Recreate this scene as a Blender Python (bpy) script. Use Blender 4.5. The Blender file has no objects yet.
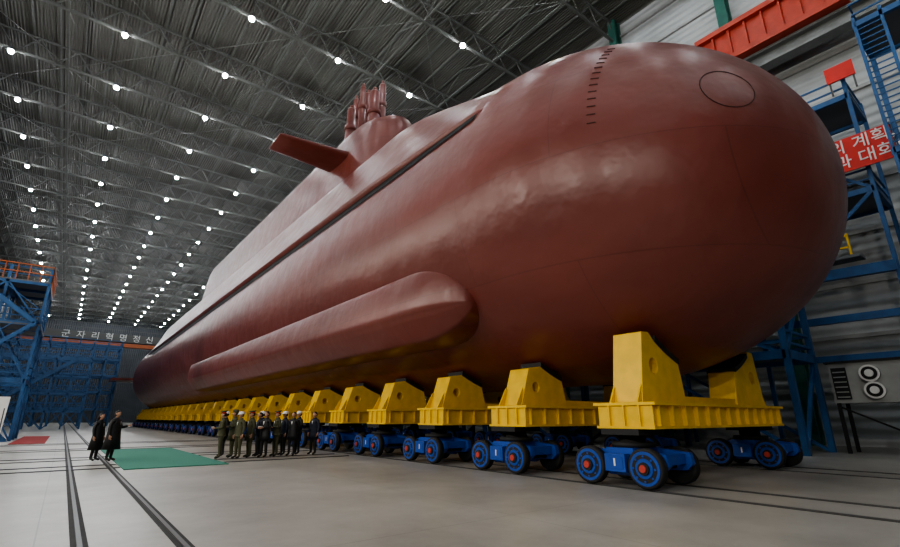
import bpy, bmesh, math, random
from mathutils import Vector, Matrix
from math import sin, cos, pi, radians, sqrt
random.seed(7)
S = bpy.context.scene

# ------------------------------------------------------------------ materials
def mat(name, col, rough=0.5, metal=0.0, noise=0.0, nscale=2.0, bump=0.0, bscale=8.0, spec=0.5, coat=0.0, emit=None, estr=0):
    m = bpy.data.materials.new(name); m.use_nodes = True
    nt = m.node_tree; b = nt.nodes['Principled BSDF']
    b.inputs['Base Color'].default_value = (*col, 1)
    b.inputs['Roughness'].default_value = rough
    b.inputs['Metallic'].default_value = metal
    b.inputs['Specular IOR Level'].default_value = spec
    b.inputs['Coat Weight'].default_value = coat
    tc = nt.nodes.new('ShaderNodeTexCoord')
    if noise > 0:
        n = nt.nodes.new('ShaderNodeTexNoise'); n.inputs['Scale'].default_value = nscale
        n.inputs['Detail'].default_value = 6
        nt.links.new(tc.outputs['Object'], n.inputs['Vector'])
        r = nt.nodes.new('ShaderNodeValToRGB')
        r.color_ramp.elements[0].position = 0.3; r.color_ramp.elements[1].position = 0.7
        r.color_ramp.elements[0].color = (*[c*(1-noise) for c in col], 1)
        r.color_ramp.elements[1].color = (*[min(1, c*(1+noise)) for c in col], 1)
        nt.links.new(n.outputs['Fac'], r.inputs['Fac'])
        nt.links.new(r.outputs['Color'], b.inputs['Base Color'])
    if bump > 0:
        n2 = nt.nodes.new('ShaderNodeTexNoise'); n2.inputs['Scale'].default_value = bscale
        nt.links.new(tc.outputs['Object'], n2.inputs['Vector'])
        bp = nt.nodes.new('ShaderNodeBump'); bp.inputs['Strength'].default_value = bump
        bp.inputs['Distance'].default_value = 0.05
        nt.links.new(n2.outputs['Fac'], bp.inputs['Height'])
        nt.links.new(bp.outputs['Normal'], b.inputs['Normal'])
    if emit:
        b.inputs['Emission Color'].default_value = (*emit, 1)
        b.inputs['Emission Strength'].default_value = estr
    return m

M_yel = mat('yellow_paint', (0.78, 0.50, 0.012), 0.45, noise=0.10, nscale=3)
M_blue = mat('blue_paint', (0.011, 0.065, 0.34), 0.4, noise=0.12, nscale=3)
M_blue2 = mat('scaffold_blue', (0.018, 0.095, 0.25), 0.5, noise=0.2, nscale=2)
M_blue3 = mat('staging_blue', (0.025, 0.10, 0.24), 0.5, noise=0.2, nscale=2)
M_dark = mat('dark_rubber', (0.012, 0.012, 0.013), 0.7)
M_steel = mat('steel', (0.10, 0.10, 0.10), 0.45, 0.6)
M_white = mat('white_paint', (0.75, 0.75, 0.73), 0.5)
M_red = mat('banner_red', (0.60, 0.025, 0.015), 0.55, noise=0.08)
M_rust = mat('crane_red', (0.42, 0.05, 0.025), 0.5, noise=0.15)
M_orange = mat('crane_orange', (0.40, 0.10, 0.025), 0.5, noise=0.1)
M_green = mat('column_green', (0.03, 0.13, 0.10), 0.5, noise=0.15)
M_truss = mat('truss_grey', (0.115, 0.12, 0.112), 0.6, noise=0.15)
M_hub = mat('hub_red', (0.45, 0.05, 0.035), 0.5)
M_grey = mat('machine_grey', (0.32, 0.33, 0.32), 0.5, noise=0.1)
M_girder = mat('girder_grey', (0.17, 0.18, 0.175), 0.5, noise=0.15)
M_mat = mat('teal_carpet', (0.05, 0.22, 0.16), 0.9, noise=0.1, nscale=20)
M_slot = mat('slot_black', (0.006, 0.005, 0.005), 0.8)
M_mark = mat('seam_dark', (0.05, 0.018, 0.016), 0.7)
M_skin = mat('skin', (0.50, 0.28, 0.19), 0.55)
M_hair = mat('hair', (0.012, 0.010, 0.009), 0.6)
M_olive = mat('olive_cloth', (0.075, 0.075, 0.040), 0.85, noise=0.12, nscale=12)
M_black = mat('black_cloth', (0.010, 0.010, 0.012), 0.6, noise=0.2, nscale=12)
M_navy = mat('navy_cloth', (0.016, 0.02, 0.038), 0.8, noise=0.12, nscale=12)
M_shoe = mat('shoe', (0.01, 0.01, 0.01), 0.35)
M_helm = mat('helmet_white', (0.8, 0.8, 0.78), 0.35)
M_lamp = mat('lamp_glow', (1, 1, 1), 0.5, emit=(0.93, 0.97, 1.0), estr=400)

def hull_mat():
    m = bpy.data.materials.new('red_oxide_primer'); m.use_nodes = True
    nt = m.node_tree; b = nt.nodes['Principled BSDF']; L = nt.links
    tc = nt.nodes.new('ShaderNodeTexCoord')
    mp = nt.nodes.new('ShaderNodeMapping'); mp.inputs['Scale'].default_value = (1, .35, 1)
    L.new(tc.outputs['Object'], mp.inputs['Vector'])
    n = nt.nodes.new('ShaderNodeTexNoise'); n.inputs['Scale'].default_value = .6; n.inputs['Detail'].default_value = 8
    L.new(mp.outputs[0], n.inputs['Vector'])
    r = nt.nodes.new('ShaderNodeValToRGB')
    r.color_ramp.elements[0].position = .3; r.color_ramp.elements[1].position = .75
    r.color_ramp.elements[0].color = (0.135, 0.032, 0.024, 1)
    r.color_ramp.elements[1].color = (0.185, 0.047, 0.035, 1)
    L.new(n.outputs['Fac'], r.inputs['Fac'])
    # faint plating pattern
    sp = nt.nodes.new('ShaderNodeSeparateXYZ'); cb = nt.nodes.new('ShaderNodeCombineXYZ')
    L.new(tc.outputs['Object'], sp.inputs[0]); L.new(sp.outputs['Y'], cb.inputs['X']); L.new(sp.outputs['Z'], cb.inputs['Y'])
    br = nt.nodes.new('ShaderNodeTexBrick'); br.offset = .5
    br.inputs['Scale'].default_value = 1; br.inputs['Brick Width'].default_value = 7; br.inputs['Row Height'].default_value = 2.7
    br.inputs['Mortar Size'].default_value = .025; br.inputs['Mortar Smooth'].default_value = 1.0
    br.inputs['Color1'].default_value = (1, 1, 1, 1); br.inputs['Color2'].default_value = (.94, .94, .94, 1); br.inputs['Mortar'].default_value = (.72, .72, .72, 1)
    L.new(cb.outputs[0], br.inputs['Vector'])
    mx = nt.nodes.new('ShaderNodeMixRGB'); mx.blend_type = 'MULTIPLY'; mx.inputs[0].default_value = 1
    L.new(r.outputs[0], mx.inputs[1]); L.new(br.outputs['Color'], mx.inputs[2])
    L.new(mx.outputs[0], b.inputs['Base Color'])
    n3 = nt.nodes.new('ShaderNodeTexNoise'); n3.inputs['Scale'].default_value = 1.5; n3.inputs['Detail'].default_value = 8
    L.new(tc.outputs['Object'], n3.inputs['Vector'])
    mr = nt.nodes.new('ShaderNodeMapRange'); mr.inputs[3].default_value = .27; mr.inputs[4].default_value = .47
    L.new(n3.outputs['Fac'], mr.inputs[0]); L.new(mr.outputs[0], b.inputs['Roughness'])
    n2 = nt.nodes.new('ShaderNodeTexNoise'); n2.inputs['Scale'].default_value = .8; n2.inputs['Detail'].default_value = 3
    L.new(tc.outputs['Object'], n2.inputs['Vector'])
    bp = nt.nodes.new('ShaderNodeBump'); bp.inputs['Strength'].default_value = .35; bp.inputs['Distance'].default_value = .16
    L.new(n2.outputs['Fac'], bp.inputs['Height']); L.new(bp.outputs[0], b.inputs['Normal'])
    return m
M_hull = hull_mat()

def floor_mat():
    m = bpy.data.materials.new('concrete_floor'); m.use_nodes = True
    nt = m.node_tree; b = nt.nodes['Principled BSDF']; L = nt.links
    tc = nt.nodes.new('ShaderNodeTexCoord')
    n = nt.nodes.new('ShaderNodeTexNoise'); n.inputs['Scale'].default_value = .3; n.inputs['Detail'].default_value = 12; n.inputs['Roughness'].default_value = .7
    L.new(tc.outputs['Object'], n.inputs['Vector'])
    r = nt.nodes.new('ShaderNodeValToRGB')
    r.color_ramp.elements[0].position = .32; r.color_ramp.elements[1].position = .68
    r.color_ramp.elements[0].color = (0.25, 0.24, 0.215, 1)
    r.color_ramp.elements[1].color = (0.43, 0.415, 0.38, 1)
    L.new(n.outputs['Fac'], r.inputs['Fac'])
    br = nt.nodes.new('ShaderNodeTexBrick'); br.offset = 0
    br.inputs['Scale'].default_value = 1; br.inputs['Brick Width'].default_value = 6; br.inputs['Row Height'].default_value = 6
    br.inputs['Mortar Size'].default_value = .010
    br.inputs['Color1'].default_value = (1, 1, 1, 1); br.inputs['Color2'].default_value = (.93, .93, .93, 1); br.inputs['Mortar'].default_value = (.7, .7, .7, 1)
    L.new(tc.outputs['Object'], br.inputs['Vector'])
    mx = nt.nodes.new('ShaderNodeMixRGB'); mx.blend_type = 'MULTIPLY'; mx.inputs[0].default_value = 1
    L.new(r.outputs[0], mx.inputs[1]); L.new(br.outputs['Color'], mx.inputs[2])
    L.new(mx.outputs[0], b.inputs['Base Color'])
    b.inputs['Roughness'].default_value = .38
    return m
M_floor = floor_mat()

def ribbed(name, c1, c2, axis, scale, rough=.6):
    m = bpy.data.materials.new(name); m.use_nodes = True
    nt = m.node_tree; b = nt.nodes['Principled BSDF']; L = nt.links
    tc = nt.nodes.new('ShaderNodeTexCoord')
    w = nt.nodes.new('ShaderNodeTexWave'); w.bands_direction = axis; w.inputs['Scale'].default_value = scale
    L.new(tc.outputs['Object'], w.inputs['Vector'])
    n = nt.nodes.new('ShaderNodeTexNoise'); n.inputs['Scale'].default_value = .25; n.inputs['Detail'].default_value = 5
    L.new(tc.outputs['Object'], n.inputs['Vector'])
    r = nt.nodes.new('ShaderNodeValToRGB'); r.color_ramp.elements[0].color = (*c1, 1); r.color_ramp.elements[1].color = (*c2, 1)
    r.color_ramp.elements[0].position = .3; r.color_ramp.elements[1].position = .7
    L.new(n.outputs['Fac'], r.inputs[0]); L.new(r.outputs[0], b.inputs['Base Color'])
    bp = nt.nodes.new('ShaderNodeBump'); bp.inputs['Strength'].default_value = .8; bp.inputs['Distance'].default_value = .12
    L.new(w.outputs['Fac'], bp.inputs['Height']); L.new(bp.outputs[0], b.inputs['Normal'])
    b.inputs['Roughness'].default_value = rough
    return m
M_ceil = ribbed('ceiling_sheet', (.075, .072, .063), (.105, .102, .09), 'X', 1.2)
M_wallR = ribbed('wall_cladding', (.34, .36, .36), (.46, .48, .48), 'Z', .5)
M_wallD = ribbed('wall_dark', (.045, .05, .06), (.07, .078, .09), 'X', .5)

# ------------------------------------------------------------------ mesh builder
class MB:
    def __init__(s): s.v = []; s.f = []; s.m = []; s.sm = []
    def add(s, vs, fs, mi=0, smooth=False, xf=None):
        o = len(s.v)
        if xf is not None: vs = [xf @ Vector(v) for v in vs]
        s.v += [tuple(v) for v in vs]
        for f in fs:
            s.f.append([i+o for i in f]); s.m.append(mi); s.sm.append(smooth)
    def box(s, a, b, mi=0):
        x0, y0, z0 = a; x1, y1, z1 = b
        s.add([(x0,y0,z0),(x1,y0,z0),(x1,y1,z0),(x0,y1,z0),(x0,y0,z1),(x1,y0,z1),(x1,y1,z1),(x0,y1,z1)],
              [(0,3,2,1),(4,5,6,7),(0,1,5,4),(1,2,6,5),(2,3,7,6),(3,0,4,7)], mi)
    def bar(s, p, q, w, h=None, mi=0):
        h = h or w; p = Vector(p); q = Vector(q); d = (q-p)
        if d.length < 1e-6: return
        d.normalize(); up = Vector((0,0,1)) if abs(d.z) < .95 else Vector((0,1,0))
        a = d.cross(up).normalized(); b = a.cross(d).normalized()
        vs = []
        for c in (p, q):
            for sx, sy in ((-1,-1),(1,-1),(1,1),(-1,1)):
                vs.append(c + a*sx*w/2 + b*sy*h/2)
        s.add(vs, [(0,3,2,1),(4,5,6,7),(0,1,5,4),(1,2,6,5),(2,3,7,6),(3,0,4,7)], mi)
    def tube(s, pts, rad, n=12, mi=0, cap=True, smooth=True, flat=1.0):
        pts = [Vector(p) for p in pts]; vs = []; fs = []
        prev = None
        for i, p in enumerate(pts):
            d = (pts[min(i+1, len(pts)-1)] - pts[max(i-1, 0)]).normalized()
            if prev is None:
                up = Vector((0,0,1)) if abs(d.z) < .9 else Vector((0,1,0))
                a = d.cross(up).normalized()
            else:
                a = (prev - d*prev.dot(d)).normalized()
            prev = a; b = d.cross(a)
            r = rad[i] if isinstance(rad, (list, tuple)) else rad
            for k in range(n):
                t = 2*pi*k/n
                vs.append(p + a*cos(t)*r + b*sin(t)*r*flat)
        for i in range(len(pts)-1):
            for k in range(n):
                k2 = (k+1) % n
                fs.append((i*n+k, i*n+k2, (i+1)*n+k2, (i+1)*n+k))
        s.add(vs, fs, mi, smooth)
        if cap:
            o = len(s.v) - len(vs)
            s.f.append([o+k for k in range(n)][::-1]); s.m.append(mi); s.sm.append(False)
            o2 = o + (len(pts)-1)*n
            s.f.append([o2+k for k in range(n)]); s.m.append(mi); s.sm.append(False)
    def ball(s, c, r, mi=0, nu=12, nv=8, z0=-1.0, fn=None):
        vs = []; fs = []
        rx, ry, rz = r if isinstance(r, (tuple, list)) else (r, r, r)
        a0 = math.asin(z0)
        for j in range(nv+1):
            a = a0 + (pi/2-a0)*j/nv
            for i in range(nu):
                t = 2*pi*i/nu
                v = Vector((cos(a)*cos(t), cos(a)*sin(t), sin(a)))
                if fn: v = fn(v)
                vs.append((c[0]+rx*v.x, c[1]+ry*v.y, c[2]+rz*v.z))
        for j in range(nv):
            for i in range(nu):
                i2 = (i+1) % nu
                fs.append((j*nu+i, j*nu+i2, (j+1)*nu+i2, (j+1)*nu+i))
        s.add(vs, fs, mi, True)
    def grid(s, rows, mi=0, closed=False, smooth=True):
        n = len(rows[0]); vs = [v for r in rows for v in r]; fs = []
        for j in range(len(rows)-1):
            for i in range(n if closed else n-1):
                i2 = (i+1) % n
                fs.append((j*n+i, j*n+i2, (j+1)*n+i2, (j+1)*n+i))
        s.add(vs, fs, mi, smooth)
    def mesh(s, name, mats, weld=False):
        me = bpy.data.meshes.new(name); me.from_pydata(s.v, [], s.f)
        for m in mats: me.materials.append(m)
        me.polygons.foreach_set('material_index', s.m)
        me.polygons.foreach_set('use_smooth', s.sm)
        bm = bmesh.new(); bm.from_mesh(me)
        if weld: bmesh.ops.remove_doubles(bm, verts=bm.verts, dist=1e-4)
        bmesh.ops.recalc_face_normals(bm, faces=bm.faces)
        bm.to_mesh(me); bm.free(); me.update()
        return me
    def obj(s, name, mats, parent=None, loc=(0,0,0), weld=False):
        o = bpy.data.objects.new(name, s.mesh(name, mats, weld)); S.collection.objects.link(o)
        o.location = loc
        if parent: o.parent = parent
        return o

def empty(name, loc=(0,0,0), rz=0):
    e = bpy.data.objects.new(name, None); S.collection.objects.link(e)
    e.location = loc; e.rotation_euler = (0,0,rz); e.empty_display_size = .5
    return e
def inst(name, me, loc=(0,0,0), parent=None, rz=0):
    o = bpy.data.objects.new(name, me); S.collection.objects.link(o)
    o.location = loc; o.rotation_euler = (0,0,rz); o.parent = parent
    return o

# ------------------------------------------------------------------ hall
XL, XR, Y0, Y1, ZC = -19.0, 35.0, -26.4, 216.6, 37.6
def shell(name, a, b, m):
    mb = MB(); mb.box(a, b); return mb.obj(name, [m])
shell('floor', (XL, Y0, -.3), (XR, Y1, 0), M_floor)
shell('ceiling', (XL, Y0, ZC), (XR, Y1, ZC+.3), M_ceil)
shell('wall_left', (XL-.3, Y0, 0), (XL, Y1, ZC), M_wallD)
shell('wall_right', (XR, Y0, 0), (XR+.3, Y1, ZC), M_wallR)
shell('wall_far', (XL, Y1, 0), (XR, Y1+.3, ZC), M_wallD)
shell('wall_back', (XL, Y0-.3, 0), (XR, Y0, ZC), M_wallD)

# roof trusses
mb = MB()
ys = [Y0 + .0 + 9*k for k in range(28)]
zb, zt = ZC-2.4, ZC-.25
nb = 18; dx = (XR-XL)/nb
for y in ys:
    mb.bar((XL, y, zb), (XR, y, zb), .22); mb.bar((XL, y, zt), (XR, y, zt), .18)
    for i in range(nb):
        xa = XL+dx*i; xm = xa+dx/2
        mb.bar((xa, y, zb), (xm, y, zt), .10); mb.bar((xm, y, zt), (xa+dx, y, zb), .10)
for i in range(0, 28):
    x = XL + 2*i
    mb.bar((x, Y0, zt+.12), (x, Y1, zt+.12), .12, .16)
for x in (-14.5, -6, 2.4, 10.6, 18.8, 27):
    mb.bar((x, Y0, zb), (x, Y1, zb), .14)
    for k in range(27):
        y = ys[k]
        mb.bar((x, y, zb), (x, y+4.5, zt), .08); mb.bar((x, y+4.5, zt), (x, y+9, zb), .08)
xs = [-14.5, -6, 2.4, 10.6, 18.8, 27]
for k in range(27):
    for i in range(5):
        if (i+k) % 2 == 0:
            mb.bar((xs[i], ys[k], zb+.1), (xs[i+1], ys[k]+9, zb+.1), .07)
        else:
            mb.bar((xs[i+1], ys[k], zb+.1), (xs[i], ys[k]+9, zb+.1), .07)
mb.obj('roof_truss', [M_truss])

# ceiling lamps
mb = MB()
for x in (-10.2, -1.9, 6.6, 14.7, 23.0):
    for k in range(27):
        y = .3 + 9*(k-2)
        if y > Y1-3: continue
        z = 34.7
        mb.tube([(x,y,z+.6),(x,y,z+.35),(x,y,z+.12)], [.08,.14,.27], 14, 1)
        mb.ball((x,y,z), (.22,.22,.20), 0, 12, 8)
        mb.bar((x,y,z+.5),(x,y,ZC), .05, mi=1)
mb.obj('ceiling_lamps', [M_lamp, M_steel])

# columns and girts of right wall
mb = MB()
for k in range(26):
    y = .6 + 9*(k-2)
    mb.box((XR-1.0, y-.35, 0), (XR-.75, y+.35, ZC), 0)
    mb.box((XR-.25, y-.35, 0), (XR-.0, y+.35, ZC), 0)
    mb.box((XR-.8, y-.05, 0), (XR-.2, y+.05, ZC), 0)
mb.obj('wall_columns', [M_green])
mb = MB()
for z in (3, 6, 9, 12, 15, 18, 21, 24, 27, 30, 33, 36):
    mb.bar((XR-.12, Y0, z), (XR-.12, Y1, z), .18, .22)
mb.obj('trim_1', [M_grey])
# runway girder
mb = MB()
mb.box((XR-2.2, Y0+.2, 24.3), (XR-1.3, Y1-.2, 24.5)); mb.box((XR-2.2, Y0+.2, 25.3), (XR-1.3, Y1-.2, 25.5)); mb.box((XR-1.8, Y0+.2, 24.5), (XR-1.7, Y1-.2, 25.3))
for k in range(26):
    y = .6 + 9*(k-2); mb.box((XR-2.1, y-.2, 23.6), (XR-1.0, y+.2, 24.3))
mb.box((XR-2.9, 120, 17.9), (XR-1.05, 200, 18.8)); mb.box((XL+.1, 120, 17.9), (XL+1.8, 200, 18.8))
mb.obj('crane_runway', [M_girder])
mb = MB()
mb.box((32.2, 2.6, 25.55), (33.4, 11.2, 26.0)); mb.box((32.2, 2.6, 28.1), (33.4, 11.2, 28.5))
mb.box((32.6, 2.6, 26.0), (33.1, 11.2, 28.1))
for i in range(9):
    y = 2.7+i*1.05; mb.box((32.35, y-.06, 26), (33.3, y+.06, 28.1))
mb.obj('crane_end_carriage', [M_rust, M_steel])

# far bridge crane with slogan
cr = empty('bridge_crane', (0, 150, 0))
mb = MB()
mb.box((XL+1, -1, 20.4), (XR-1.3, 1, 22.4), 0)
mb.box((XL+1, -1.1, 19.2), (XR-1.3, 1.1, 20.1), 1)
mb.bar((XL+1, -1.2, 23.4), (XR-1.3, -1.2, 23.4), .12, mi=0)
for i in range(26):
    x = XL+1+i*2; mb.bar((x, -1.2, 22.4), (x, -1.2, 23.4), .1, mi=0)
for x in (XL+1, XR-2.0): mb.box((x-.6, -3, 18.8), (x+.6, 3, 20.6), 1)
M_beamgrey = mat('crane_beam_dark', (.09,.09,.085), .6)
mb.obj('girder', [M_beamgrey, M_orange], cr)

def text(name, body, size, mtl, parent, M, extr=.02, sx=1.0):
    c = bpy.data.curves.new(name, 'FONT'); c.body = body; c.size = size; c.extrude = extr
    c.align_x = 'CENTER'; c.align_y = 'CENTER'
    o = bpy.data.objects.new(name, c); S.collection.objects.link(o)
    bpy.context.view_layer.update()
    dg = bpy.context.evaluated_depsgraph_get()
    me = bpy.data.meshes.new_from_object(o.evaluated_get(dg))
    bpy.data.objects.remove(o)
    me.materials.clear(); me.materials.append(mtl)
    o = bpy.data.objects.new(name, me); S.collection.objects.link(o)
    o.parent = parent; o.matrix_local = M
    return o
Rx = Matrix.Rotation(radians(90), 4, 'X')
text('slogan_text', '군  자  리  혁  명  정  신', 2.0, M_white, cr, Matrix.Translation((5.6, -1.08, 21.4)) @ Rx)

# banner on right side
bn = empty('slogan_banner', (28.9, 7.1, 14.3))
mb = MB(); mb.box((-.04, -4.8, -.9), (.04, 4.8, .9), 0)
for y in (-4.8, 0, 4.8): mb.bar((.1, y, -1.7), (.1, y, 1.0), .1, mi=1)
mb.obj('panel', [M_red, M_steel], bn)
RW = Matrix.Rotation(radians(-90), 4, 'Z') @ Rx
text('lettering_top', '우리 당의 위대한 혁명의 계획,', .80, M_white, bn, Matrix.Translation((-.06, 0, .42)) @ RW)
text('lettering_bottom', '조선로동당 제구차 과 대회!', .80, M_white, bn, Matrix.Translation((-.06, -.6, -.42)) @ RW)

mb = MB(); mb.box((29.0, 2.9, 18.6), (29.08, 4.1, 19.5), 0); mb.bar((29.15, 3.0, 17.9), (29.15, 3.0, 19.5), .08, mi=1); mb.bar((29.15, 4.0, 17.9), (29.15, 4.0, 19.5), .08, mi=1)
mb.obj('notice_board', [M_red, M_steel])

# ------------------------------------------------------------------ rails & mat
def rail(name, a, b):
    mb = MB(); a = Vector(a); b = Vector(b)
    d = (b-a).normalized(); n = Vector((-d.y, d.x, 0))
    for off, w, z, mi in ((0, .18, .004, 1), (0, .055, .022, 0)):
        p = [a+n*w/2, b+n*w/2, b-n*w/2, a-n*w/2]
        mb.add([(v.x, v.y, 0) for v in p]+[(v.x, v.y, z) for v in p],
               [(4,5,6,7),(0,1,5,4),(1,2,6,5),(2,3,7,6),(3,0,4,7)], mi)
    return mb
M_groove = mat('rail_groove', (.018, .017, .016), .8, noise=.3, nscale=4)
def railset(name, lines):
    big = MB()
    for a, b in lines:
        r = rail('', a, b); big.add(r.v, [], 0); o = len(big.v)-len(r.v)
        for f, m in zip(r.f, r.m): big.f.append([i+o for i in f]); big.m.append(m); big.sm.append(False)
    return big.obj(name, [M_steel, M_groove])
lines = [((.44, Y0+1, 0), (.44, Y1-2, 0)), ((1.46, Y0+1, 0), (1.46, Y1-2, 0))]
for y in (19.0, 20.4, 23.2, 24.6, 30, 31.5, 37, 38.5):
    if y < 29: lines += [((XL+1, y, 0), (1.7, y, 0)), ((4.72, y, 0), (9.6, y, 0))]
    else: lines.append(((XL+1, y, 0), (9.6, y, 0)))
railset('rail_track', lines)
railset('launch_track', [((x, Y0+1, 0), (x, Y1-10, 0)) for x in (10.22, 11.67, 17.15, 18.6)])
mb = MB(); mb.box((1.72, 18.1, .0), (4.7, 29.5, .03)); mb.obj('teal_mat', [M_mat])
mb = MB(); mb.box((-2.3, 39.5, .0), (-.6, 55, .03)); mb.obj('red_carpet', [mat('red_carpet', (.3,.03,.03), .9)])

# ------------------------------------------------------------------ submarine
XC, ZS, R = 14.4, 8.58, 5.98
YT, A, P = 2.22, 7.75, 2.05
YE = 119.0
def rad(y):
    yc = YT + A
    if y < yc:
        u = min(1, max(0, (yc-y)/A)); return R*max(0, 1-u**P)**(1/P)
    if y > 97:
        u = (y-97)/(YE-97); return R*(1-.86*u**2.6)
    return R
def zc(y):
    u = max(0, (YT+A-y)/A)
    return ZS - .64*min(1, u)**1.2
sub = empty('submarine', (XC, 0, 0))
mb = MB()
yst = [YT + A*(1-sin(pi/2*(1-i/40))) for i in range(41)]
yst += [YT+A+ (97-YT-A)*i/50 for i in range(1, 51)] + [97+(YE-97)*i/24 for i in range(1, 25)]
NS = 128
rows = []
for y in yst:
    r = rad(y)
    rows.append([(r*cos(2*pi*k/NS), y, zc(y) + r*sin(2*pi*k/NS)) for k in range(NS)])
mb.grid(rows, 0, True)
mb.add(rows[-1], [list(range(NS))], 0)
mb.obj('pressure_hull', [M_hull], sub, weld=True)

def sst(a, b, x):
    t = min(1, max(0, (x-a)/(b-a))); return t*t*(3-2*t)
TA = radians(24)
def casing_r(th):
    t = th if th <= pi/2 else pi-th
    n = radians(22.4); d = 6.12
    rs = d/max(.05, cos(t-n)); rd = 6.98/max(.05, sin(t)); k = 18
    return (rs**-k + rd**-k)**(-1/k)
mb = MB(); rows = []
ycs = [8.0+i*.4 for i in range(36)] + [22.5+i*2 for i in range(37)]
for y in ycs:
    s = sst(8.2, 18, y)*(1-sst(84, 95, y)); row = []
    b = rad(y)
    e = sst(9.6, 10.4, y)*(1-sst(88, 92, y))
    for i in range(61):
        th = TA + (pi-2*TA)*i/60
        r = (b-.04)*(1-s) + (casing_r(th))*s*(b/R)
        fe = min(i, 60-i)
        r += .12*e*max(0, 1-fe/9)
        if fe == 0: r = b-.12
        row.append((r*cos(th if fe else TA+(pi-2*TA)*(1 if i == 0 else 59)/60), y, zc(y) + r*sin(th if fe else TA+(pi-2*TA)*(1 if i == 0 else 59)/60)))
    rows.append(row)
mb.grid(rows, 0)
mb.obj('casing', [M_hull], sub)
TE = TA + (pi-2*TA)/60
for sgn, nm in ((-1, 'slot_port'), (1, 'slot_starboard')):
    mb = MB(); rows = []
    for i in range(160):
        y = 10.0 + i*.5
        w = (4.8 + .04*i)*(1 if i < 140 else (160-i)/20)*(.7+.3*min(1, i/10))
        row = []
        for k in range(7):
            th = TE + radians(.3) - radians(w)*k/6
            row.append((sgn*(rad(y)+.035)*cos(th), y, zc(y)+(rad(y)+.035)*sin(th)))
        rows.append(row)
    mb.grid(rows, 0)
    mb.obj(nm, [M_slot], sub)

# sail (long fairwater with missile section)
def sail_rows(y0, y1, hw, nose, tail, zlev):
    rows = []
    for z, ins, fr, aft in zlev:
        row = []; w = hw-ins
        pts = []
        a = y0+fr; b = y1-aft
        for i in range(17):
            t = pi/2*(i/8-1)
            c = max(0, cos(t)); pts.append((w*sin(t), a + nose*(1-c**.9)))
        left = pts
        n = 22
        right_side = [(w, a+nose+(b-tail-a-nose)*(i/n)) for i in range(1, n+1)]
        tl = [(w*cos(pi/2*i/6)*(1) if i < 6 else 0, b-tail+tail*sin(pi/2*i/6)) for i in range(1, 7)]
        tl2 = [(-x, y) for x, y in tl[:-1]][::-1]
        left_side = [(-w, y) for _, y in right_side][::-1]
        for x, y in left+right_side+tl+tl2+left_side: row.append((x, y, z))
        rows.append(row)
    return rows
mb = MB()
zl = [(14.6, -.95, -1.2, -.7), (15.45, -.75, -.8, -.5), (15.8, -.35, -.3, -.2), (16.5, -.1, 0, .0), (18.5, .12, .25, .5), (20.2, .3, .6, 1.0),
      (20.9, .5, 1.0, 1.4), (21.35, .9, 1.7, 1.9), (21.6, 1.4, 2.6, 2.6), (21.68, 2.0, 3.6, 3.4)]
rows = sail_rows(22.3, 72, 2.45, 4.2, 2.5, zl)
mb.grid(rows, 0, True); mb.add(rows[-1], [list(range(len(rows[-1])))], 0, True)
mb.obj('sail', [M_hull], sub)

def plane_mesh(sgn):
    mb = MB(); rows = []
    for u in (0, .25, .5, .75, .95, 1.0):
        x = sgn*(2.0 + 4.8*u); ch = 3.3 - 1.0*u; th = .36 - .15*u
        if u == 1.0: th *= .35
        y0 = 26.6 + .6*u
        row = []
        for i in range(20):
            t = 2*pi*i/20
            cx = .5-.5*cos(t)
            thick = th*(abs(sin(t))**.8)*(1.15-.5*cx)
            row.append((x, y0+ch*cx, 18.9 + (thick if t < pi else -thick)))
        rows.append(row)
    mb.grid(rows, 0, True); mb.add(rows[-1], [list(range(20))], 0)
    return mb
plane_mesh(-1).obj('fairwater_plane_port', [M_hull], sub)
plane_mesh(1).obj('fairwater_plane_starboard', [M_hull], sub)

# masts
mb = MB()
for x, y, r, zt_ in ((-.4, 26.9, .36, 25.0), (.5, 27.4, .26, 26.4), (-.5, 28.7, .22, 26.5), (.35, 29.4, .33, 26.7), (-.4, 30.8, .34, 25.7), (.4, 31.7, .24, 27.6)):
    mb.tube([(x,y,21.3),(x,y,zt_-1.6),(x,y,zt_-1.6),(x,y,zt_-.15),(x,y,zt_)], [r*1.2,r*1.2,r,r,r*.8], 16, 0)
    mb.tube([(x,y,zt_-2.1),(x,y,zt_-1.7)], r*1.4, 16, 0)
    mb.tube([(x,y,zt_),(x,y,zt_+.3)], r*.45, 10, 0)
mb.obj('masts', [M_hull], sub)
def fin(pts, th, axis):
    mb = MB(); n = len(pts)
    def P(y, s, t): return (t, y, ZS+s) if axis == 'z' else (s, y, ZS+t)
    vs = [P(y, s, -th/2) for y, s in pts]+[P(y, s, th/2) for y, s in pts]
    fs = [list(range(n)), [n+i for i in range(n)][::-1]]+[(i, (i+1) % n, n+(i+1) % n, n+i) for i in range(n)]
    mb.add(vs, fs); return mb
fin([(104, 3), (117, 1), (117, 7.6), (108, 8.2)], .5, 'z').obj('rudder_upper', [M_hull], sub)
fin([(107, -3), (117, -1), (117, -6), (110, -6.2)], .5, 'z').obj('rudder_lower', [M_hull], sub)
fin([(108, -3), (117, -1), (117, -8.6), (111, -8.6)], .45, 'x').obj('stern_plane_port', [M_hull], sub)
fin([(108, 3), (117, 1), (117, 8.6), (111, 8.6)], .45, 'x').obj('stern_plane_starboard', [M_hull], sub)

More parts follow.
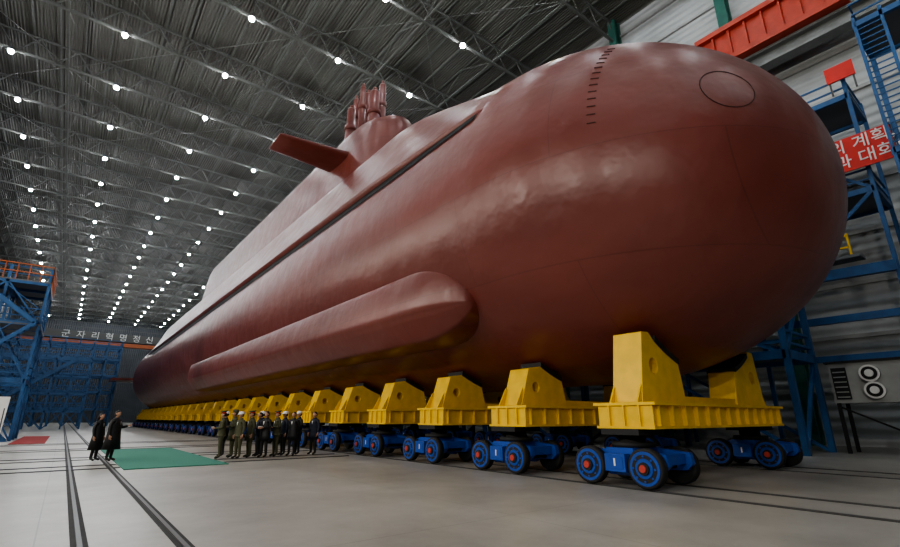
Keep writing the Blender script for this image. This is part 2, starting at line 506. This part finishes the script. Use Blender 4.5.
# flank array fairing
def flank(sgn):
    mb = MB(); rows = []
    ya, yb = 10.9, 53.0
    th0, th1 = radians(-21), radians(-51)
    NY = 150; NT = 40
    for j in range(NY+1):
        u = j/NY
        y = ya+(yb-ya)*(u**1.5)
        e = 1.0
        Lf = 2.6
        if y < ya+Lf: e = sqrt(max(0, 1-((ya+Lf-y)/Lf)**2))
        if y > yb-1.6: e = min(e, sqrt(max(0, 1-((y-(yb-1.6))/1.6)**2)))
        row = []
        for k in range(NT+1):
            v = k/NT*2-1
            vv = v*max(e, .02)
            th = (th0+th1)/2 - vv*(th0-th1)/2
            if v < -.25: h = (v+1)/.75; h = h**.9
            elif v < .38: h = 1.0
            else: h = 1-((v-.38)/.62)**1.2
            if -.35 < v < -.15: h = min(h, 1-.02)
            h = max(0, min(1, h))
            hh = .80*h*e**.8 - .03
            if k in (0, NT): hh = -.05
            rr = rad(y)+hh
            row.append((sgn*rr*cos(th), y, zc(y)+rr*sin(th)))
        rows.append(row)
    mb.grid(rows, 0)
    return mb
flank(-1).obj('flank_fairing_port', [M_hull], sub)
flank(1).obj('flank_fairing_starboard', [M_hull], sub)

# hull markings
mb = MB()
def hp(y, th, off=.012):
    r = rad(y)+off; return Vector((r*cos(th), y, zc(y)+r*sin(th)))
def curve_on(pts, w=.025):
    for i in range(len(pts)-1): mb.bar(pts[i], pts[i+1], w, w)
cy, ct = 3.4, radians(158)
c0 = hp(cy, ct); nrm = (hp(cy, ct)-Vector((0, cy+3.2, ZS))).normalized()
ta = nrm.cross(Vector((0,0,1))).normalized(); tb = nrm.cross(ta)
def project(p):
    q = p + nrm*1.5
    for _ in range(400):
        rr = sqrt(q.x**2+(q.z-zc(q.y))**2)
        if q.y > YT and rr <= rad(q.y)+.012: break
        q = q - nrm*.01
    return q
curve_on([project(c0+ta*.66*cos(t)+tb*.66*sin(t)) for t in [2*pi*i/32 for i in range(33)]], .02)
for i in range(14):
    th = radians(180-44+i*3.0); y = 5.9
    curve_on([hp(y-.08, th), hp(y+.12, th)], .02)
mb.obj('hull_markings', [M_mark], sub)

# ------------------------------------------------------------------ cradles
def cradle_mesh():
    mb = MB()
    X = 3.95; Yh = .82
    mb.box((-X, -Yh, 1.79), (X, Yh, 1.86)); 
    mb.box((-X, -Yh+.06, 1.26), (X, Yh-.06, 1.32))
    for y in (-Yh+.14, Yh-.2): mb.box((-X+.1, y, 1.32), (X-.1, y+.06, 1.79))
    for x in (-X+.06, X-.12): mb.box((x, -Yh+.1, 1.32), (x+.06, Yh-.1, 1.79))
    for i in range(13):
        x = -X+.25+i*(2*X-.5)/12
        mb.box((x-.02, -Yh+.03, 1.32), (x+.02, -Yh+.15, 1.79)); mb.box((x-.02, Yh-.15, 1.32), (x+.02, Yh-.03, 1.79))
    for j in range(3):
        y = -.4+.4*j
        mb.box((-X+.0, y-.02, 1.32), (-X+.07, y+.02, 1.79)); mb.box((X-.07, y-.02, 1.32), (X, y+.02, 1.79))
    return mb
def post_bm(sgn, tall):
    if tall:
        pts = [(-3.72, 1.86), (-3.42, 3.58), (-3.08, 3.60)]; arc = lambda x: 8.22 - sqrt(5.5**2-x*x)-.12; xa = -2.85
        hc = (-3.02, 2.75)
    else:
        pts = [(-3.70, 1.86), (-3.32, 2.98), (-3.0, 3.02)]; arc = lambda x: ZS - sqrt(R*R-x*x)-.2; xa = -2.75
        hc = (-3.02, 2.42)
    for i in range(9):
        x = xa + (-1.75-xa)*i/8
        pts.append((x, arc(x)))
    pts.append((-1.62, 2.2)); pts.append((-1.58, 1.86))
    pts = [(x*-sgn if sgn > 0 else x, z) for x, z in pts]
    n = len(pts); h = .40
    me = bpy.data.meshes.new('p')
    vs = [(x, -h, z) for x, z in pts]+[(x, h, z) for x, z in pts]
    fs = [list(range(n)), [n+i for i in range(n)][::-1]]+[(i, (i+1) % n, n+(i+1) % n, n+i) for i in range(n)]
    me.from_pydata(vs, [], fs)
    bm = bmesh.new(); bm.from_mesh(me); bmesh.ops.recalc_face_normals(bm, faces=bm.faces)
    bm.to_mesh(me); bm.free()
    o = bpy.data.objects.new('p', me); S.collection.objects.link(o)
    cm = MB(); xx = hc[0] if sgn < 0 else -hc[0]; zz = hc[1]; rr = .2 if tall else .15
    cm.tube([(xx, -1, zz), (xx, 1, zz)], rr, 24)
    c = cm.obj('c', [])
    md = o.modifiers.new('b', 'BOOLEAN'); md.object = c; md.operation = 'DIFFERENCE'; md.solver = 'EXACT'
    bv = o.modifiers.new('v', 'BEVEL'); bv.width = .015; bv.segments = 1; bv.limit_method = 'ANGLE'
    bpy.context.view_layer.update()
    dg = bpy.context.evaluated_depsgraph_get()
    out = bpy.data.meshes.new_from_object(o.evaluated_get(dg))
    vs = [v.co.copy() for v in out.vertices]; fs = [list(p.vertices) for p in out.polygons]
    bpy.data.objects.remove(o); bpy.data.objects.remove(c)
    return vs, fs, arc, xa
def full_cradle(tall):
    mb = cradle_mesh()
    for sg in (-1, 1):
        vs, fs, arc, xa = post_bm(sg, tall); mb.add(vs, fs, 0)
        rows = []
        for i in range(9):
            x = sg*(-xa+.02-(-xa-1.75)*i/8)
            z = arc(x)
            rows.append([(x, -.44, z-.02), (x, .44, z-.02), (x, .44, z+.12), (x, -.44, z+.12)])
        mb.grid(rows, 1, True, False)
        mb.add(rows[0], [(0,1,2,3)], 1); mb.add(rows[-1], [(0,1,2,3)], 1)
        for y in (-.36, 0.36):
            mb.add([(sg*3.68, y-.02, 1.86), (sg*3.9, y-.02, 1.86), (sg*3.58, y-.02, 2.4), (sg*3.68, y+.02, 1.86), (sg*3.9, y+.02, 1.86), (sg*3.58, y+.02, 2.4)],
                   [(0,1,2),(3,5,4),(0,3,4,1),(1,4,5,2),(2,5,3,0)], 0)
    mb.box((-1.6, -.35, 1.86), (1.6, .35, 2.05), 0)
    return mb.mesh('hull_cradle', [M_yel, M_dark])
CR1 = full_cradle(True); CR = full_cradle(False)

def bogie_mesh():
    mb = MB()
    for x in (-.725, .725):
        s = -1 if x < 0 else 1
        for y in (-.72, .72):
            mb.tube([(x-.11, y, .445), (x-.09, y, .445), (x+.09, y, .445), (x+.11, y, .445)], [.38,.42,.42,.38], 28, 1)
            mb.tube([(x+s*.10, y, .445), (x+s*.125, y, .445)], [.36,.35], 28, 0)
            mb.tube([(x+s*.12, y, .445), (x+s*.13, y, .445)], [.29,.29], 28, 1)
            mb.tube([(x+s*.12, y, .445), (x+s*.15, y, .445)], [.22,.20], 24, 0)
            mb.tube([(x+s*.14, y, .445), (x+s*.19, y, .445)], [.14,.13], 16, 1)
            mb.tube([(x+s*.18, y, .445), (x+s*.22, y, .445)], [.09,.075], 14, 2)
            for k in range(8):
                a = 2*pi*k/8
                mb.tube([(x+s*.12, y+.255*cos(a), .445+.255*sin(a)), (x+s*.145, y+.255*cos(a), .445+.255*sin(a))], .025, 6, 0)
        xi = x - s*.2
        prof = [(-1.15, .5), (-1.0, .36), (-.45, .33), (-.3, .25), (.3, .25), (.45, .33), (1.0, .36), (1.15, .5), (1.1, .74), (.5, .80), (-.5, .80), (-1.1, .74)]
        n = len(prof)
        mb.add([(xi-.07, y, z) for y, z in prof]+[(xi+.07, y, z) for y, z in prof],
               [list(range(n)), [n+i for i in range(n)][::-1]]+[(i, (i+1) % n, n+(i+1) % n, n+i) for i in range(n)], 0)
        mb.box((x-.12, -.26, .34), (x+.12, .26, .72), 0)
        mb.box((x+s*.12-.01, -.2, .40), (x+s*.12+.01, .2, .66), 0)
    mb.box((-.6, -1.0, .5), (.6, -.8, .72), 0); mb.box((-.6, .8, .5), (.6, 1.0, .72), 0)
    mb.box((-.62, -.35, .42), (.62, .35, .84), 0)
    mb.tube([(0,0,.84),(0,0,.95),(0,0,.95),(0,0,1.26)], [.5,.5,.3,.3], 24, 1)
    mb.box((-.55,-.5,1.12),(.55,.5,1.26),1)
    for y in (-.72, .72): mb.tube([(-.7, y, .445), (.7, y, .445)], .06, 10, 1)
    mb.box((-.862, -.02, .46), (-.856, .02, .62), 3)
    return mb.mesh('rail_bogie', [M_blue, M_dark, M_hub, M_white])
BG = bogie_mesh()
YC = [6.62 + 3.92*k for k in range(26)]
for k, y in enumerate(YC):
    if y > 106: continue
    inst('hull_cradle', CR1 if k == 0 else CR, (XC, y, 0))
    inst('rail_bogie', BG, (10.945, y+.12, 0))
    inst('rail_bogie', BG, (17.875, y+.12, 0))

# ------------------------------------------------------------------ scaffolds / towers
def scaff(mb, x0, x1, nx, y0, y1, ny, zs, w=.12, mi=0, brace=True, rail=True, z0=0):
    xs_ = [x0+(x1-x0)*i/nx for i in range(nx+1)]; ys_ = [y0+(y1-y0)*i/ny for i in range(ny+1)]
    zt_ = zs[-1]
    for x in xs_:
        for y in ys_: mb.bar((x, y, z0), (x, y, zt_+(1.1 if rail else 0)), w, mi=mi)
    pz = z0
    for z in zs:
        for x in xs_: mb.bar((x, y0, z), (x, y1, z), w, w*1.6, mi=mi)
        for y in ys_: mb.bar((x0, y, z), (x1, y, z), w, w*1.6, mi=mi)
        if rail:
            for h in (.55, 1.1):
                for x in (x0, x1): mb.bar((x, y0, z+h), (x, y1, z+h), w*.45, mi=mi)
                for y in (y0, y1): mb.bar((x0, y, z+h), (x1, y, z+h), w*.45, mi=mi)
        if brace:
            for y in (y0, y1):
                for i in range(nx):
                    a, b = (xs_[i], xs_[i+1]) if i % 2 == 0 else (xs_[i+1], xs_[i])
                    mb.bar((a, y, pz), (b, y, z), w*.6, mi=mi)
            for x in (x0, x1):
                for i in range(ny):
                    a, b = (ys_[i], ys_[i+1]) if i % 2 == 0 else (ys_[i+1], ys_[i])
                    mb.bar((x, a, pz), (x, b, z), w*.6, mi=mi)
        pz = z
M_deck = mat('deck_plate', (.12,.13,.14), .6)
mb = MB()
scaff(mb, -7.2, -2.6, 2, 45, 51, 2, [4, 8, 11.0], .17)
mb.box((-7.3, 44.9, 11.05), (-2.5, 51.1, 11.15), 1); mb.box((-7.3, 44.9, 7.9), (-2.5, 51.1, 8.0), 1)
for h in (.6, 1.2):
    mb.bar((-7.3, 44.9, 11.1+h), (-2.5, 44.9, 11.1+h), .07, mi=2); mb.bar((-2.5, 44.9, 11.1+h), (-2.5, 51.1, 11.1+h), .07, mi=2)
for i in range(8):
    mb.bar((-2.5-i*.68, 44.9, 11.1), (-2.5-i*.68, 44.9, 12.3), .06, mi=2); mb.bar((-2.5, 44.9+i*.85, 11.1), (-2.5, 44.9+i*.85, 12.3), .06, mi=2)
for (xa, za, xb, zb_) in ((-2.8, 0, -6.8, 4), (-6.8, 4, -2.8, 8), (-2.8, 8, -6.8, 11)):
    for y in (44.1, 44.8): mb.bar((xa, y, za), (xb, y, zb_), .08, .25)
    for i in range(14):
        t = i/14; mb.box((xa+(xb-xa)*t-.14, 44.1, za+(zb_-za)*t), (xa+(xb-xa)*t+.14, 44.8, za+(zb_-za)*t+.04))
    mb.bar((xa, 44.1, za+1), (xb, 44.1, zb_+1), .05)
mb.obj('access_tower', [M_blue2, M_deck, M_orange])
# distant staging
mb = MB()
scaff(mb, -15, 2, 8, 88, 92, 1, [2.4, 4.8, 7.2, 9.6], .18)
for (xa, za, xb, zb_) in ((-12, 0, -9, 2.4), (-9, 2.4, -6, 4.8), (-6, 4.8, -3, 7.2), (-3, 7.2, 0, 9.6)): mb.bar((xa, 87.5, za), (xb, 87.5, zb_), .2, .5)
mb.obj('work_staging', [M_blue3])
mb = MB()
scaff(mb, -14, 7, 9, 118, 126, 2, [3.2, 6.4, 9.6, 12.8, 15.5], .24)
mb.obj('work_staging', [M_blue3])
mb = MB()
scaff(mb, -14, -7, 2, 66, 76, 2, [3, 6, 9.5], .2)
mb.obj('work_staging', [M_blue3])

# right side staging
mb = MB()
scaff(mb, 24.5, 28, 1, 7.2, 60, 8, [4.2, 7.6, 11.2], .24)
for z in (4.2, 7.6, 11.2): mb.box((24.6, 7.2, z+.02), (27.9, 60, z+.1), 1)
mb.obj('work_staging', [M_blue2, M_deck])
mb = MB()
for y in (1.2, 2.15):
    mb.bar((26, y, 0), (26, y, 19.6), .2, .12)
for i in range(64): mb.bar((26, 1.2, .3*i+.3), (26, 2.15, .3*i+.3), .05)
for y in (-2.2, 2.15): mb.bar((29.2, y, 0), (29.2, y, 20.5), .2)
mb.bar((26, -2.2, 0), (26, -2.2, 20.5), .2)
for z in (6, 12.5, 19.2):
    for y in (-2.2, 2.15): mb.bar((26, y, z), (29.2, y, z), .2, .28)
    for x in (26, 29.2): mb.bar((x, -2.2, z), (x, 2.15, z), .2, .28)
mb.box((26.05, -2.2, 19.2), (29.2, 2.1, 19.28), 1)
for z in (19.8, 20.4): mb.bar((26, -2.2, z), (26, 2.15, z), .07); mb.bar((26, 2.15, z), (29.2, 2.15, z), .07)
mb.obj('ladder_tower', [M_blue2, M_deck])
mb = MB()
scaff(mb, 29.5, 33, 1, 3.5, 34, 5, [12.4, 17.8], .18, z0=0, brace=False)
for z in (12.4, 17.8): mb.box((29.6, 3.5, z+.02), (32.9, 34, z+.1), 1)
for i in range(5):
    y = 3.5+6.1*i; mb.bar((29.5, y, 12.4), (29.5, y+6.1, 17.8), .13); mb.bar((29.5, y+6.1, 7), (29.5, y, 12.4), .16)
for h in (.5, 1.1): mb.bar((29.4, 5, 9.2+h), (29.4, 7.5, 9.2+h), .09, mi=2)
for i in range(4): mb.bar((29.4, 5+i*.8, 9.2), (29.4, 5+i*.8, 10.4), .09, mi=2)
mb.box((29.0, 4.6, 9.05), (30.0, 9, 9.2), 1)
mb.bar((29.5, 3.5, 8.4), (29.5, 34, 9.0), .35, .5)
mb.bar((29.5, 3.0, 6.2), (29.5, 34, 6.2), .25, .35); mb.bar((29.5, 3.0, 4.3), (29.5, 34, 4.3), .2, .3)
mb.obj('wall_gallery', [M_blue2, M_deck, M_yel])

# ventilation unit
mb = MB()
mb.box((27.6, 3.0, 2.15), (29.2, 6.6, 3.9), 0)
mb.box((27.5, 2.9, 3.9), (29.3, 6.7, 4.0), 1)
mb.box((27.55, 5.95, 2.3), (27.6, 6.5, 3.7), 1)
for y, z in ((5.1, 3.38), (5.05, 2.66)):
    mb.tube([(27.6, y, z), (27.3, y, z)], .34, 28, 0)
    mb.tube([(27.32, y, z), (27.26, y, z)], [.36, .36], 28, 2)
    mb.tube([(27.27, y, z), (27.24, y, z)], [.28, .28], 28, 1)
    mb.tube([(27.25, y, z), (27.20, y, z)], [.17, .15], 20, 2)
for x in (27.7, 29.1):
    for y in (3.1, 6.5): mb.bar((x, y, 0), (x, y, 2.15), .14, mi=1)
mb.bar((27.7, 3.1, .2), (27.7, 6.5, 2.0), .08, mi=1)
for i in range(6): mb.box((27.53, 6.0, 2.38+i*.22), (27.56, 6.45, 2.43+i*.22), 0)
mb.obj('ventilation_unit', [M_grey, M_dark, M_white])
for y in (1.0,):
    mb = MB(); mb.box((31, y, 0.0), (32, y+1.6, 2.2), 0); mb.box((30.96, y+.1, .15), (31, y+.77, 2.05), 0); mb.box((30.96, y+.83, .15), (31, y+1.5, 2.05), 0)
    mb.box((30.93, y+.7, 1.0), (30.96, y+.75, 1.3), 1); mb.box((30.93, y+.85, 1.0), (30.96, y+.9, 1.3), 1)
    mb.obj('control_cabinet', [M_grey, M_dark])
mb = MB()
mb.add([(-3.35, 38.0, .7), (-2.65, 38.0, .7), (-2.65, 38.45, 2.7), (-3.35, 38.45, 2.7), (-3.35, 38.05, .7), (-2.65, 38.05, .7), (-2.65, 38.5, 2.7), (-3.35, 38.5, 2.7)],
       [(0,1,2,3),(4,7,6,5),(0,4,5,1),(1,5,6,2),(2,6,7,3),(3,7,4,0)], 0)
mb.bar((-3.3, 37.85, 0), (-3.2, 38.5, 2.75), .06, mi=1); mb.bar((-2.7, 37.85, 0), (-2.8, 38.5, 2.75), .06, mi=1); mb.bar((-3, 39.3, 0), (-3, 38.5, 2.75), .06, mi=1)
mb.obj('display_easel', [M_white, M_steel])

# ------------------------------------------------------------------ people
def body_mesh(key, top, leg, pose, coat, stout=1.0):
    J = {}
    V = []; E = []; Rr = []
    def a(n, co, r, par=None):
        J[n] = len(V); V.append(co); Rr.append(r)
        if par: E.append((J[par], J[n]))
    k = stout
    a('pelvis', (0, 0, .95), (.155*k, .115*k)); a('waist', (0, .01, 1.08), (.145*k, .11*k), 'pelvis')
    a('chest', (0, .01, 1.27), (.17*k, .12*k), 'waist'); a('up', (0, -.005, 1.41), (.13, .085), 'chest')
    a('neck', (0, 0, 1.49), (.058, .058), 'up'); a('nk2', (0, .012, 1.56), (.052, .052), 'neck')
    arms = {'down': ((.235*k**.5, -.01, 1.15), (.245*k**.5, .05, .90)), 'notes': ((.23, .0, 1.16), (.10, .26, 1.14)),
            'point': ((.27, .08, 1.17), (.25, .32, 1.22)), 'back': ((.24, -.10, 1.16), (.07, -.19, .98))}
    pl, pr = pose
    for s, n, p in ((-1, 'l', pl), (1, 'r', pr)):
        el, wr = arms[p]
        a('sh'+n, (s*.175*k**.5, 0, 1.40), (.068, .068), 'up')
        a('el'+n, (s*el[0], el[1], el[2]), (.052*k**.5, .052*k**.5), 'sh'+n)
        a('wr'+n, (s*wr[0], wr[1], wr[2]), (.040, .040), 'el'+n)
        a('hp'+n, (s*.085, 0, .86), (.10*k, .10*k), 'pelvis')
        a('kn'+n, (s*.105, .015, .49), (.068, .068), 'hp'+n)
        a('an'+n, (s*.115, -.02, .11), (.048, .05), 'kn'+n)
        a('to'+n, (s*.14, .15, .05), (.042, .035), 'an'+n)
    me = bpy.data.meshes.new('b'); me.from_pydata(V, E, [])
    o = bpy.data.objects.new('b', me); S.collection.objects.link(o)
    o.modifiers.new('s', 'SKIN'); 
    for i, sv in enumerate(me.skin_vertices[0].data):
        sv.radius = Rr[i]; sv.use_root = (i == 0)
    ss = o.modifiers.new('u', 'SUBSURF'); ss.levels = 2; ss.render_levels = 2
    bpy.context.view_layer.update()
    dg = bpy.context.evaluated_depsgraph_get()
    out = bpy.data.meshes.new_from_object(o.evaluated_get(dg))
    bpy.data.objects.remove(o)
    mb = MB()
    vs = [v.co.copy() for v in out.vertices]
    for v in vs:
        if v.z < .12: v.z = max(v.z, .004)
    mats = [top, leg, M_shoe, M_skin, M_white]
    o0 = len(mb.v); mb.v += [tuple(v) for v in vs]
    for p in out.polygons:
        c = p.center
        mi = 0
        if c.z < .10: mi = 2
        elif c.z < .92 and abs(c.x) < .2: mi = 1
        if c.z > 1.505 and abs(c.x) < .09: mi = 3
        mb.f.append([i+o0 for i in p.vertices]); mb.m.append(mi); mb.sm.append(True)
    hem = {'long': .42, 'mid': .66, 'short': .84}[coat]
    rows = []
    for z, wx, wy in ((1.30, .178*k, .128*k), (1.18, .172*k, .128*k), (1.06, .172*k, .13*k), (.95, .186*k, .14*k), (max(hem, .84), .195*k, .15*k), (hem, .20*k+(.84-hem)*.12, .155*k+(.84-hem)*.14)):
        rows.append([(wx*cos(2*pi*i/28), .01+wy*sin(2*pi*i/28), z) for i in range(28)])
    rows.append([(x*.93, y*.93, z+.01) for x, y, z in rows[-1]])
    mb.grid(rows, 0, True)
    mb.tube([(0, .0, 1.475), (0, .008, 1.53)], [.085, .066], 18, 0, cap=False)
    mb.add([(-.03, .128*k+.006, 1.38), (.03, .128*k+.006, 1.38), (0, .138*k+.006, 1.24)], [(0,1,2)], 4)
    for z in (1.2, 1.1, 1.0, .9): mb.ball((.03, .145*k+.012, z), .011, 2, 8, 4)
    for s, p in ((-1, pl), (1, pr)):
        el, wr = arms[p]
        w = Vector((s*wr[0], wr[1], wr[2])); e = Vector((s*el[0], el[1], el[2]))
        d = (w-e).normalized()
        side = Vector((0, 1, 0)) if p == 'down' else Vector((0, 0, 1))
        if abs(d.dot(side)) > .9: side = Vector((1,0,0))
        side = (side - d*side.dot(d)).normalized()
        nn = d.cross(side).normalized()
        pin = -nn if nn.x*s > 0 else nn
        mb.tube([w-d*.03, w+d*.01, w+d*.05, w+d*.09], [.026,.03,.042,.038], 10, 3, flat=.6)
        for i, (off, ln) in enumerate(((.030, .072), (.010, .080), (-.010, .075), (-.030, .058))):
            b0 = w + d*.085 + side*off
            b1 = b0 + d*ln*.45 + pin*.008; b2 = b1 + d*ln*.3+pin*.016; b3 = b2 + d*ln*.2 + pin*.016
            mb.tube([b0-d*.02, b0, b1, b2, b3], [.0095,.0095,.009,.008,.006], 6, 3)
        t0 = w + d*.03 + side*.032
        mb.tube([t0-side*.01, t0+side*.018+d*.02, t0+side*.022+d*.045+pin*.01, t0+side*.018+d*.06+pin*.014], [.012,.011,.010,.007], 6, 3)
    if 'notes' in pose:
        mb.box((-.12, .30, 1.17), (.03, .40, 1.19), 4)
    return mb.mesh('body_'+key, mats)

def head_mesh(kind):
    mb = MB(); c = (0, .02, 1.645)
    def shape(v):
        w = 1.0
        if v.z < -.1: w = 1 - .42*((-v.z-.1)/.9)
        return Vector((v.x*w, v.y*(w if v.y < 0 else .5+.5*w) + (.08 if v.z < -.3 and v.y > 0 else 0), v.z))
    mb.ball(c, (.077, .097, .118), 0, 24, 18, fn=shape)
    mb.add([(-.008, .112, 1.665), (.008, .112, 1.665), (.017, .112, 1.62), (-.017, .112, 1.62), (0, .138, 1.625)], [(0,1,4),(1,2,4),(2,3,4),(3,0,4)], 0, True)
    for s in (-1, 1):
        mb.ball((s*.03, .101, 1.655), (.014, .009, .007), 3, 10, 6)
        mb.ball((s*.03, .108, 1.655), (.006, .005, .006), 1, 8, 6)
        mb.bar((s*.015, .111, 1.675), (s*.046, .10, 1.674), .005, .006, 1)
        mb.ball((s*.078, .01, 1.645), (.012, .02, .032), 0, 10, 6)
    mb.ball((0, .102, 1.592), (.024, .009, .006), 2, 10, 6)
    lip = mat('lip', (.35, .12, .1), .5) if 'lip' not in bpy.data.materials else bpy.data.materials['lip']
    def hf(v):
        if v.y > .35 and v.z < .45: return Vector((v.x*.9, v.y*.80, v.z))
        return v
    mb.ball((0, .008, 1.66), (.083, .101, .112), 1, 24, 12, z0=.12, fn=hf)
    mb.ball((0, -.012, 1.645), (.081, .088, .10), 1, 20, 12, z0=-.6)
    if kind == 'long':
        mb.tube([(0, -.045, 1.70), (0, -.075, 1.62), (0, -.09, 1.5), (0, -.10, 1.36), (0, -.10, 1.28)], [.07,.085,.09,.08,.03], 16, 1, flat=.5)
    if kind == 'hardhat':
        mb.ball((0, .012, 1.685), (.108, .128, .105), 4, 24, 10, z0=0)
        mb.tube([(0, .012, 1.68), (0, .012, 1.692)], [.125, .112], 24, 4)
        mb.add([(-.08, .11, 1.688), (.08, .11, 1.688), (.05, .175, 1.675), (-.05, .175, 1.675), (-.08, .11, 1.676), (.08, .11, 1.676), (.05, .175, 1.668), (-.05, .175, 1.668)],
               [(0,1,2,3),(4,7,6,5),(2,3,7,6),(1,2,6,5),(3,0,4,7)], 4)
        mb.bar((0, -.1, 1.75), (0, .12, 1.75), .03, .06, 4)
    if kind == 'cap':
        mb.tube([(0, .01, 1.69), (0, .01, 1.735)], [.092, .094], 24, 6)
        mb.tube([(0, .01, 1.735), (0, .018, 1.775), (0, .02, 1.79)], [.098, .145, .13], 28, 5)
        mb.add([(-.07, .085, 1.70), (.07, .085, 1.70), (.04, .155, 1.68), (-.04, .155, 1.68), (-.07, .085, 1.692), (.07, .085, 1.692), (.04, .155, 1.674), (-.04, .155, 1.674)],
               [(0,1,2,3),(4,7,6,5),(2,3,7,6),(1,2,6,5),(3,0,4,7)], 1)
    if kind == 'furhat':
        mb.tube([(0, .01, 1.68), (0, .01, 1.70), (0, .01, 1.78), (0, .01, 1.80)], [.10, .112, .108, .08], 24, 5)
        for s in (-1, 1): mb.ball((s*.09, -.01, 1.68), (.02, .05, .05), 5, 10, 6)
    return mb.mesh('head_'+kind, [M_skin, M_hair, lip, M_white, M_helm, M_olive, M_red])
HD = {k: head_mesh(k) for k in ('hair', 'long', 'hardhat', 'cap', 'furhat')}
BD = {}
def person(name, x, y, rz, kind, col, pose, coat, h=1.0, stout=1.0):
    cols = {'olive': M_olive, 'black': M_black, 'navy': M_navy}
    key = f'{col}_{pose[0]}_{pose[1]}_{coat}_{stout}'
    if key not in BD:
        BD[key] = body_mesh(key, cols[col], M_olive if col == 'olive' else M_black, pose, coat, stout)
    e = empty(name, (x, y, .0), radians(rz)); e.scale = (h, h, h)
    inst('body', BD[key], parent=e)
    hd = inst('head', HD[kind], parent=e)
    return e
dn = ('down', 'down'); nt_ = ('notes', 'notes'); bk = ('back', 'back'); pt = ('point', 'down')
person('man', 1.56, 21.9, -125, 'hair', 'black', pt, 'long', 1.0, 1.4)
person('girl', 1.12, 22.35, -130, 'long', 'black', dn, 'long', .95, 1.15)
grp = [('soldier', 4.95, 20.6, 75, 'cap', 'olive', nt_, 'short', .99, 1.1),
       ('soldier', 5.45, 20.9, 85, 'furhat', 'olive', nt_, 'mid', 1.02, 1.1),
       ('worker', 5.5, 20.2, 110, 'hardhat', 'olive', dn, 'short', .98, 1.1),
       ('soldier', 6.0, 20.5, 95, 'cap', 'olive', dn, 'mid', 1.0, 1.1),
       ('official', 6.45, 20.9, 90, 'hair', 'navy', nt_, 'short', .98, 1.1),
       ('official', 6.45, 20.1, 120, 'hair', 'black', nt_, 'mid', 1.0, 1.1),
       ('worker', 6.75, 21.6, 90, 'hardhat', 'navy', dn, 'short', 1.0, 1.1),
       ('soldier', 7.0, 20.4, 100, 'cap', 'olive', nt_, 'short', 1.0, 1.1),
       ('official', 7.45, 20.8, 95, 'hardhat', 'navy', dn, 'short', 1.0, 1.1),
       ('official', 7.6, 20.2, 130, 'hair', 'black', bk, 'mid', .99, 1.1),
       ('worker', 8.1, 20.9, 100, 'hardhat', 'black', nt_, 'short', 1.01, 1.1),
       ('official', 8.6, 20.4, 115, 'hair', 'navy', dn, 'mid', 1.0, 1.1),
       ('worker', 5.3, 21.7, 90, 'hardhat', 'black', dn, 'mid', 1.0, 1.1)]
for g in grp: person(*g)

# ------------------------------------------------------------------ fill lights added out of view on left wall, with invented housings
mb = MB()
for i, y in enumerate(range(-18, 66, 12)):
    x, z = XL+1.0, 13.0
    mb.box((x-.35, y-.5, z-.35), (x+.05, y+.5, z+.35)); mb.bar((XL, y, z), (x-.3, y, z), .12)
    l = bpy.data.lights.new('added_fill_light', 'AREA'); l.shape = 'RECTANGLE'; l.size = .9; l.size_y = .6; l.energy = 1600
    l.color = (1, .93, .84)
    o = bpy.data.objects.new('added_fill_light', l); S.collection.objects.link(o)
    o.location = (x+.12, y, z); d = Vector((14.4-x, 0, -6)); o.rotation_euler = d.to_track_quat('-Z', 'Y').to_euler()
mb.obj('fill_light_housings', [M_steel])

w = bpy.data.worlds.new('World'); S.world = w; w.use_nodes = True
w.node_tree.nodes['Background'].inputs[0].default_value = (.6, .7, .8, 1); w.node_tree.nodes['Background'].inputs[1].default_value = .3
try: S.view_settings.look = 'AgX - Medium High Contrast'
except Exception as ex: print(ex)

# ------------------------------------------------------------------ camera
cam = bpy.data.cameras.new('camera'); cam.sensor_width = 36; cam.lens = 470/900*36; cam.clip_end = 600
co = bpy.data.objects.new('camera', cam); S.collection.objects.link(co)
co.location = (0, 0, 1.5); co.rotation_euler = (radians(90+17.1), 0, radians(-38.2))
S.camera = co
